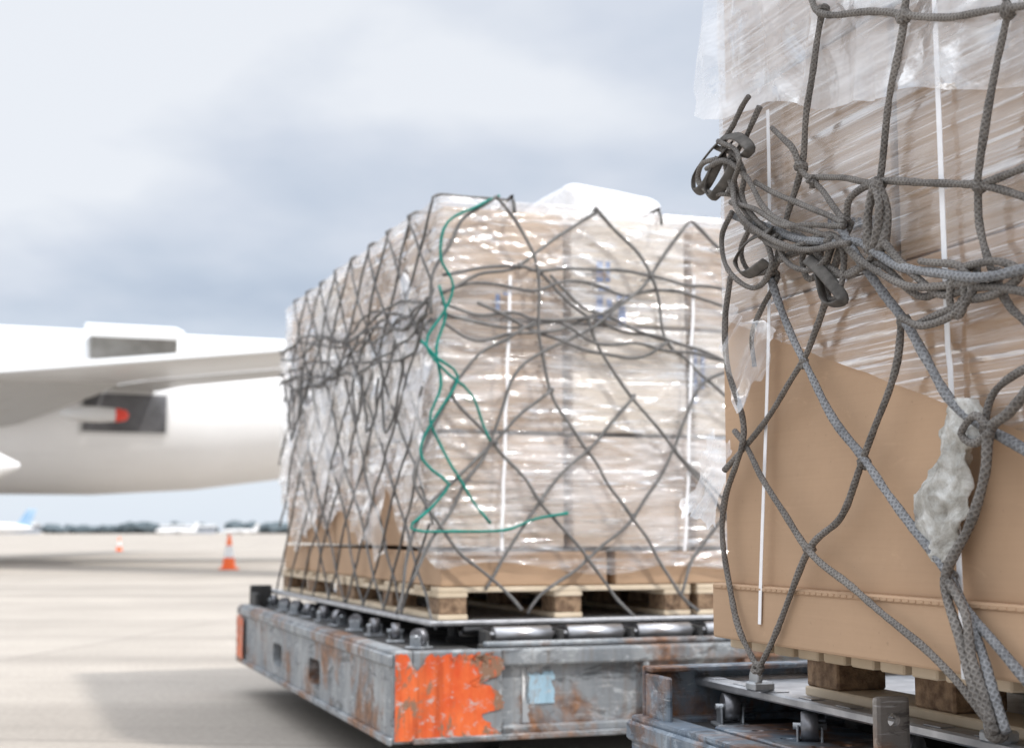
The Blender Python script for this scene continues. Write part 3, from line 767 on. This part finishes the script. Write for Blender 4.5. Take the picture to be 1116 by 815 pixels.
def patch(name,t0,t1,z0,z1,off,mat):
    a=Acc(); n=8
    for j in range(n+1):
        for i in range(5): a.v.append(side(t0+(t1-t0)*i/4,z0+(z1-z0)*j/n,off))
    for j in range(n):
        for i in range(4): q=j*5+i; a.f.append((q,q+1,q+6,q+5))
    return a.obj(name,ac,[mat])
def tpix(px): return fa.hit(px,450,1,-2.45).x
t0,t1=tpix(90),tpix(181)
zA=fa.hit(135,470,1,-2.45).z; zB=fa.hit(135,430,1,-2.45).z
patch('door_frame',t0-.1,t1+.1,zA-.1,zB+.1,.02,M_wing)
patch('painted_opening',t0,t1,zA,zB,.05,M_acdark)  # dark sheet on the skin, painting the shade inside the open hold
t0,t1=fa.hit(94,370,1,-2.0).x,fa.hit(196,370,1,-2.0).x
zT=fa.hit(145,356,1,-2.3).z; zb_=fa.hit(145,384,1,-2.3).z
b=BM(); rot=Matrix.Rotation(math.radians(12),3,'X')
b.box(t0,t1,-3.0,-1.3,zT-.25,zT,.05,0,2,rot=rot); b.box(t0+.1,t1-.1,-2.3,-1.4,zb_-.2,zT-.28,.03,1)
b.obj('cargo_door',ac,[M_ac,simple('door_lining_grey_beige',(.20,.19,.175),(.28,.27,.25),2,.6)])
en=fa.loc(wpt(22,508,34))
a=Acc(); lathe(a,[(-6.6,1.0),(-6.9,1.15),(-6.5,1.35),(-5,1.45),(-3,1.3),(-1.9,.95),(-1.88,.6),(-.9,.5),(0,.06)],'x',36,en); a.obj('engine',ac,[M_ac])
b=BM(); b.box(en.x-6,en.x-2.2,en.y-.15,en.y+.15,en.z+1.1,en.z+2.6,.05); b.obj('pylon',ac,[M_wing])
a=[(Vector((24,0,6.6)),Vector((33,0,6.6)),.5),(Vector((31.5,0,14.5)),Vector((34.5,0,14.5)),.2)]
q=Acc()
for (le,te,th) in a:
    for c,w in ((0,0),(.3,.5),(1,.02),(1,-.02),(.3,-.5)): q.v.append(le.lerp(te,c)+Vector((0,w*th,0)))
for j in range(5): k=(j+1)%5; q.f.append((j,k,5+k,5+j))
q.f.append((5,6,7,8,9)); q.obj('tail_fin',ac,[M_ac],smooth=False)
for sg in (-1,1):
    airfoil_wing('tailplane',[(Vector((27,sg*.3,6.2)),Vector((31.5,sg*.3,6.2)),.4),(Vector((31,sg*7,6.7)),Vector((33,sg*7,6.7)),.15)],M_wing,ac,None)
for (x,y) in ((-8,-2.6),(-8,2.6),(-30,0)):
    b=BM(); b.cyl((x,y*.9,1.6),(0,0,1),.14,2.6,14); b.obj('gear_leg',ac,[M_galv])
    for dx in ((-.6,.6) if y else (0,)):
        for dy in (-.35,.35):
            a=Acc(); lathe(a,[(-.16,0),(-.16,.3),(-.14,.5),(-.08,.56),(.08,.56),(.14,.5),(.16,.3),(.16,0)],'y',24)
            a.obj('gear_wheel',ac,[M_rubber],True,(x+dx,y*.9+dy,.56))

# ---------------------------------------------------------------- cone(s)
def cone(x,y,s,label):
    e=empty('traffic_cone',(x,y,0),.3,label,'traffic cone','traffic cones on the apron')
    b=BM(); b.box(-.2*s,.2*s,-.2*s,.2*s,0,.04*s,.01); b.obj('cone_base',e,[M_cone])
    a=Acc(); lathe(a,[(.04*s,.15*s),(.75*s,.03*s),(.755*s,.0)],'z',24); a.obj('cone_body',e,[M_cone])
    a=Acc(); lathe(a,[(.26*s,.121*s),(.52*s,.076*s)],'z',24); a.obj('reflective_band',e,[M_conew])
cone((252-558)/F*35,35,1.12,'orange traffic cone with white band standing on concrete')
cone((133-558)/F*70,70,.9,'small distant orange and white traffic cone on concrete')

# ---------------------------------------------------------------- distant aircraft, sheds, trees
def jet(x,y,rz,s,label,tailmat):
    e=empty('distant_airliner',(x,y,0),rz,label,'aircraft','parked aircraft across the airfield')
    a=Acc(); lathe(a,[(-16*s,.05),(-15*s,1*s),(-12*s,1.7*s),(8*s,1.7*s),(14*s,.9*s),(17*s,.2*s)],'x',20,(0,0,2.9*s)); a.obj('fuselage',e,[M_ac])
    q=Acc()
    for (le,te,z) in ((11*s,16*s,3.5*s),(15*s,18*s,9.5*s)):
        for c,w in ((le,0),((le+te)/2,.2*s),(te,0),((le+te)/2,-.2*s)): q.v.append(Vector((c,w,z)))
    for j in range(4): k=(j+1)%4; q.f.append((j,k,4+k,4+j))
    q.f.append((4,5,6,7)); q.obj('tail_fin',e,[tailmat],smooth=False)
    for sg in (-1,1): airfoil_wing('wing',[(Vector((-4*s,sg*1.5*s,2.2*s)),Vector((2*s,sg*1.5*s,2.2*s)),.5*s),(Vector((5*s,sg*15*s,3.4*s)),Vector((7*s,sg*15*s,3.4*s)),.2*s)],M_wing,e,None)
    for xx in (-11*s,2*s):
        b=BM(); b.cyl((xx,0,.9*s),(0,0,1),.2*s,1.8*s,8); b.cyl((xx,0,.5*s),(0,1,0),.5*s,1.6*s,14,1); b.obj('landing_gear',e,[M_galv,M_rubber])
jet(-.345*300-8,300,.35,.62,'parked white aircraft with pale blue tail fin',M_tail)
jet(-.235*560,560,.1,.5,'small white parked aircraft far across the airfield',M_ac)
jet(-.19*620,620,-.2,.5,'small white parked aircraft far across the airfield',M_ac)
M_shed=simple('shed_grey',(.30,.33,.37),(.42,.45,.5),.2,.7)
for (x,y,w,hh) in ((-330,900,60,7),(-215,950,34,6),(-470,1000,80,9)):
    e=empty('airfield_shed',(x,y,0),.1,'low grey airfield shed with shallow pitched roof','building','airfield sheds')
    q=Acc(); q.v=[Vector(p) for p in ((-w/2,-10,0),(w/2,-10,0),(w/2,10,0),(-w/2,10,0),(-w/2,-10,hh*.75),(w/2,-10,hh*.75),(w/2,10,hh*.75),(-w/2,10,hh*.75))]
    q.f=[(0,1,5,4),(1,2,6,5),(2,3,7,6),(3,0,4,7)]; q.obj('wall',e,[M_shed],smooth=False)
    q=Acc(); q.v=[Vector(p) for p in ((-w/2-1,-11,hh*.75),(w/2+1,-11,hh*.75),(w/2+1,11,hh*.75),(-w/2-1,11,hh*.75),(-w/2-1,0,hh),(w/2+1,0,hh))]
    q.f=[(0,1,5,4),(3,4,5,2),(0,4,3),(1,2,5)]; q.obj('roof',e,[M_wing2],smooth=False)
m,nt=M('haze_tinted_foliage'); v=coords(nt,(.05,.05,.1)); princ(nt,ramp(nt,noise_n(nt,v,3,6),[(.35,(.07,.095,.11)),(.65,(.12,.15,.165))]),.9)  # blue-grey tint puts the distance haze into the foliage colour
M_fol=m
a=Acc(); ico=bmesh.new(); bmesh.ops.create_icosphere(ico,subdivisions=2,radius=1); iv=[x.co.copy() for x in ico.verts]; ifc=[tuple(x.index for x in f.verts) for f in ico.faces]; ico.free()
random.seed(5)
for k in range(700):
    x=random.uniform(-1300,1300); y=1150+random.uniform(-60,80); hh=5+5*abs(noise.noise(Vector((x*.012,0,0))))*1.6+random.uniform(-1,2)
    w=random.uniform(4,9); b0=len(a.v)
    for p in iv:
        n=1+.35*noise.noise(p*2+Vector((k,0,0))); a.v.append(Vector((x+p.x*w*n,y+p.y*w*n,max(0,hh*.5+p.z*hh*.55*n))))
    a.f+=[tuple(i+b0 for i in f) for f in ifc]
o=a.obj('tree_line',None,[M_fol],smooth=False); o['kind']='stuff'; o['label']='low dark line of haze-tinted far-off trees along the airfield edge'; o['category']='trees'

# ---------------------------------------------------------------- sky, sun
w=bpy.data.worlds.new('World'); S.world=w; w.use_nodes=True; nt=w.node_tree; nt.nodes.clear()
sk=N(nt,'ShaderNodeTexSky',sky_type='NISHITA'); sk.sun_disc=False
SE=math.radians(52)
sk.sun_elevation=SE; sk.sun_rotation=math.atan2(.85,-.53)
b1=N(nt,'ShaderNodeBackground'); b1.inputs[1].default_value=.1; L(nt,sk.outputs[0],b1.inputs[0])
t=N(nt,'ShaderNodeTexCoord'); s=N(nt,'ShaderNodeSeparateXYZ'); L(nt,t.outputs['Generated'],s.inputs[0])
ad=N(nt,'ShaderNodeMath',operation='ADD'); ad.inputs[1].default_value=.22; L(nt,s.outputs[2],ad.inputs[0])
mx=N(nt,'ShaderNodeMath',operation='MAXIMUM'); mx.inputs[1].default_value=.05; L(nt,ad.outputs[0],mx.inputs[0])
dv_=N(nt,'ShaderNodeVectorMath',operation='DIVIDE'); L(nt,t.outputs['Generated'],dv_.inputs[0])
cb=N(nt,'ShaderNodeCombineXYZ'); 
for i in range(2): L(nt,mx.outputs[0],cb.inputs[i])
cb.inputs[2].default_value=1; L(nt,cb.outputs[0],dv_.inputs[1])
mp=N(nt,'ShaderNodeMapping'); mp.inputs['Location'].default_value=(3.75,1.7,0); mp.inputs['Scale'].default_value=(1.15,1,1); L(nt,dv_.outputs[0],mp.inputs[0])
n1=noise_n(nt,mp.outputs[0],1.9,6,.45,.1)
n2=noise_n(nt,mp.outputs[0],.7,3,.5,0)
nn_=mixc(nt,.4,n1,n2)
elev=ramp(nt,s.outputs[2],[(.09,.47),(.15,.42),(.20,.46),(.27,.55),(.36,.60)])
# brighter towards the west (left of the view), where the overcast is thinner
wx=ramp(nt,mixc(nt,1,s.outputs[0],s.outputs[0]),[(0,0),(1,0)])
mr=N(nt,'ShaderNodeMapRange'); mr.inputs['From Min'].default_value=-.4; mr.inputs['From Max'].default_value=.15; mr.inputs['To Min'].default_value=.035; mr.inputs['To Max'].default_value=0; L(nt,s.outputs[0],mr.inputs['Value'])
ze=N(nt,'ShaderNodeMapRange'); ze.inputs['From Min'].default_value=.2; ze.inputs['From Max'].default_value=.33; L(nt,s.outputs[2],ze.inputs['Value'])
wm_=N(nt,'ShaderNodeMath',operation='MULTIPLY'); L(nt,mr.outputs[0],wm_.inputs[0]); L(nt,ze.outputs[0],wm_.inputs[1])
addn=N(nt,'ShaderNodeMath',operation='ADD'); L(nt,nn_,addn.inputs[0]); L(nt,elev,addn.inputs[1])
hf=N(nt,'ShaderNodeMath',operation='MULTIPLY_ADD'); L(nt,addn.outputs[0],hf.inputs[0]); hf.inputs[1].default_value=.5; L(nt,wm_.outputs[0],hf.inputs[2])
cc=ramp(nt,hf.outputs[0],[(.41,(.42,.50,.63)),(.46,(.56,.63,.74)),(.50,(.68,.73,.82)),(.55,(.85,.88,.93))])
hz=ramp(nt,s.outputs[2],[(.09,.95),(.15,0)])
cc=mixc(nt,hz,cc,(.78,.85,.94))
st_=ramp(nt,s.outputs[2],[(.38,.36),(.80,1.0)])
sm_=N(nt,'ShaderNodeMath',operation='MULTIPLY'); L(nt,st_,sm_.inputs[0]); sm_.inputs[1].default_value=2.9
b2=N(nt,'ShaderNodeBackground'); L(nt,sm_.outputs[0],b2.inputs[1]); L(nt,cc,b2.inputs[0])
mxs=N(nt,'ShaderNodeMixShader'); mxs.inputs[0].default_value=.92; L(nt,b1.outputs[0],mxs.inputs[1]); L(nt,b2.outputs[0],mxs.inputs[2])
ow=N(nt,'ShaderNodeOutputWorld'); L(nt,mxs.outputs[0],ow.inputs[0])
sl=bpy.data.lights.new('sun','SUN'); sl.energy=3.0; sl.angle=math.radians(2.5); sl.color=(1,.965,.92)
so=bpy.data.objects.new('sun',sl); COL.objects.link(so)
dr=Vector((.85*math.cos(SE),-.53*math.cos(SE),math.sin(SE)))
so.rotation_euler=dr.to_track_quat('Z','Y').to_euler(); so.location=(20,-20,40)

# ---------------------------------------------------------------- camera
cd=bpy.data.cameras.new('camera'); cd.lens=50; cd.sensor_width=36; cd.clip_end=9000; cd.clip_start=.05
cd.dof.use_dof=True; cd.dof.focus_distance=2.55; cd.dof.aperture_fstop=4.5
co=bpy.data.objects.new('camera',cd); COL.objects.link(co); co.location=CAM; co.rotation_euler=(math.pi/2+TH,0,0)
S.camera=co
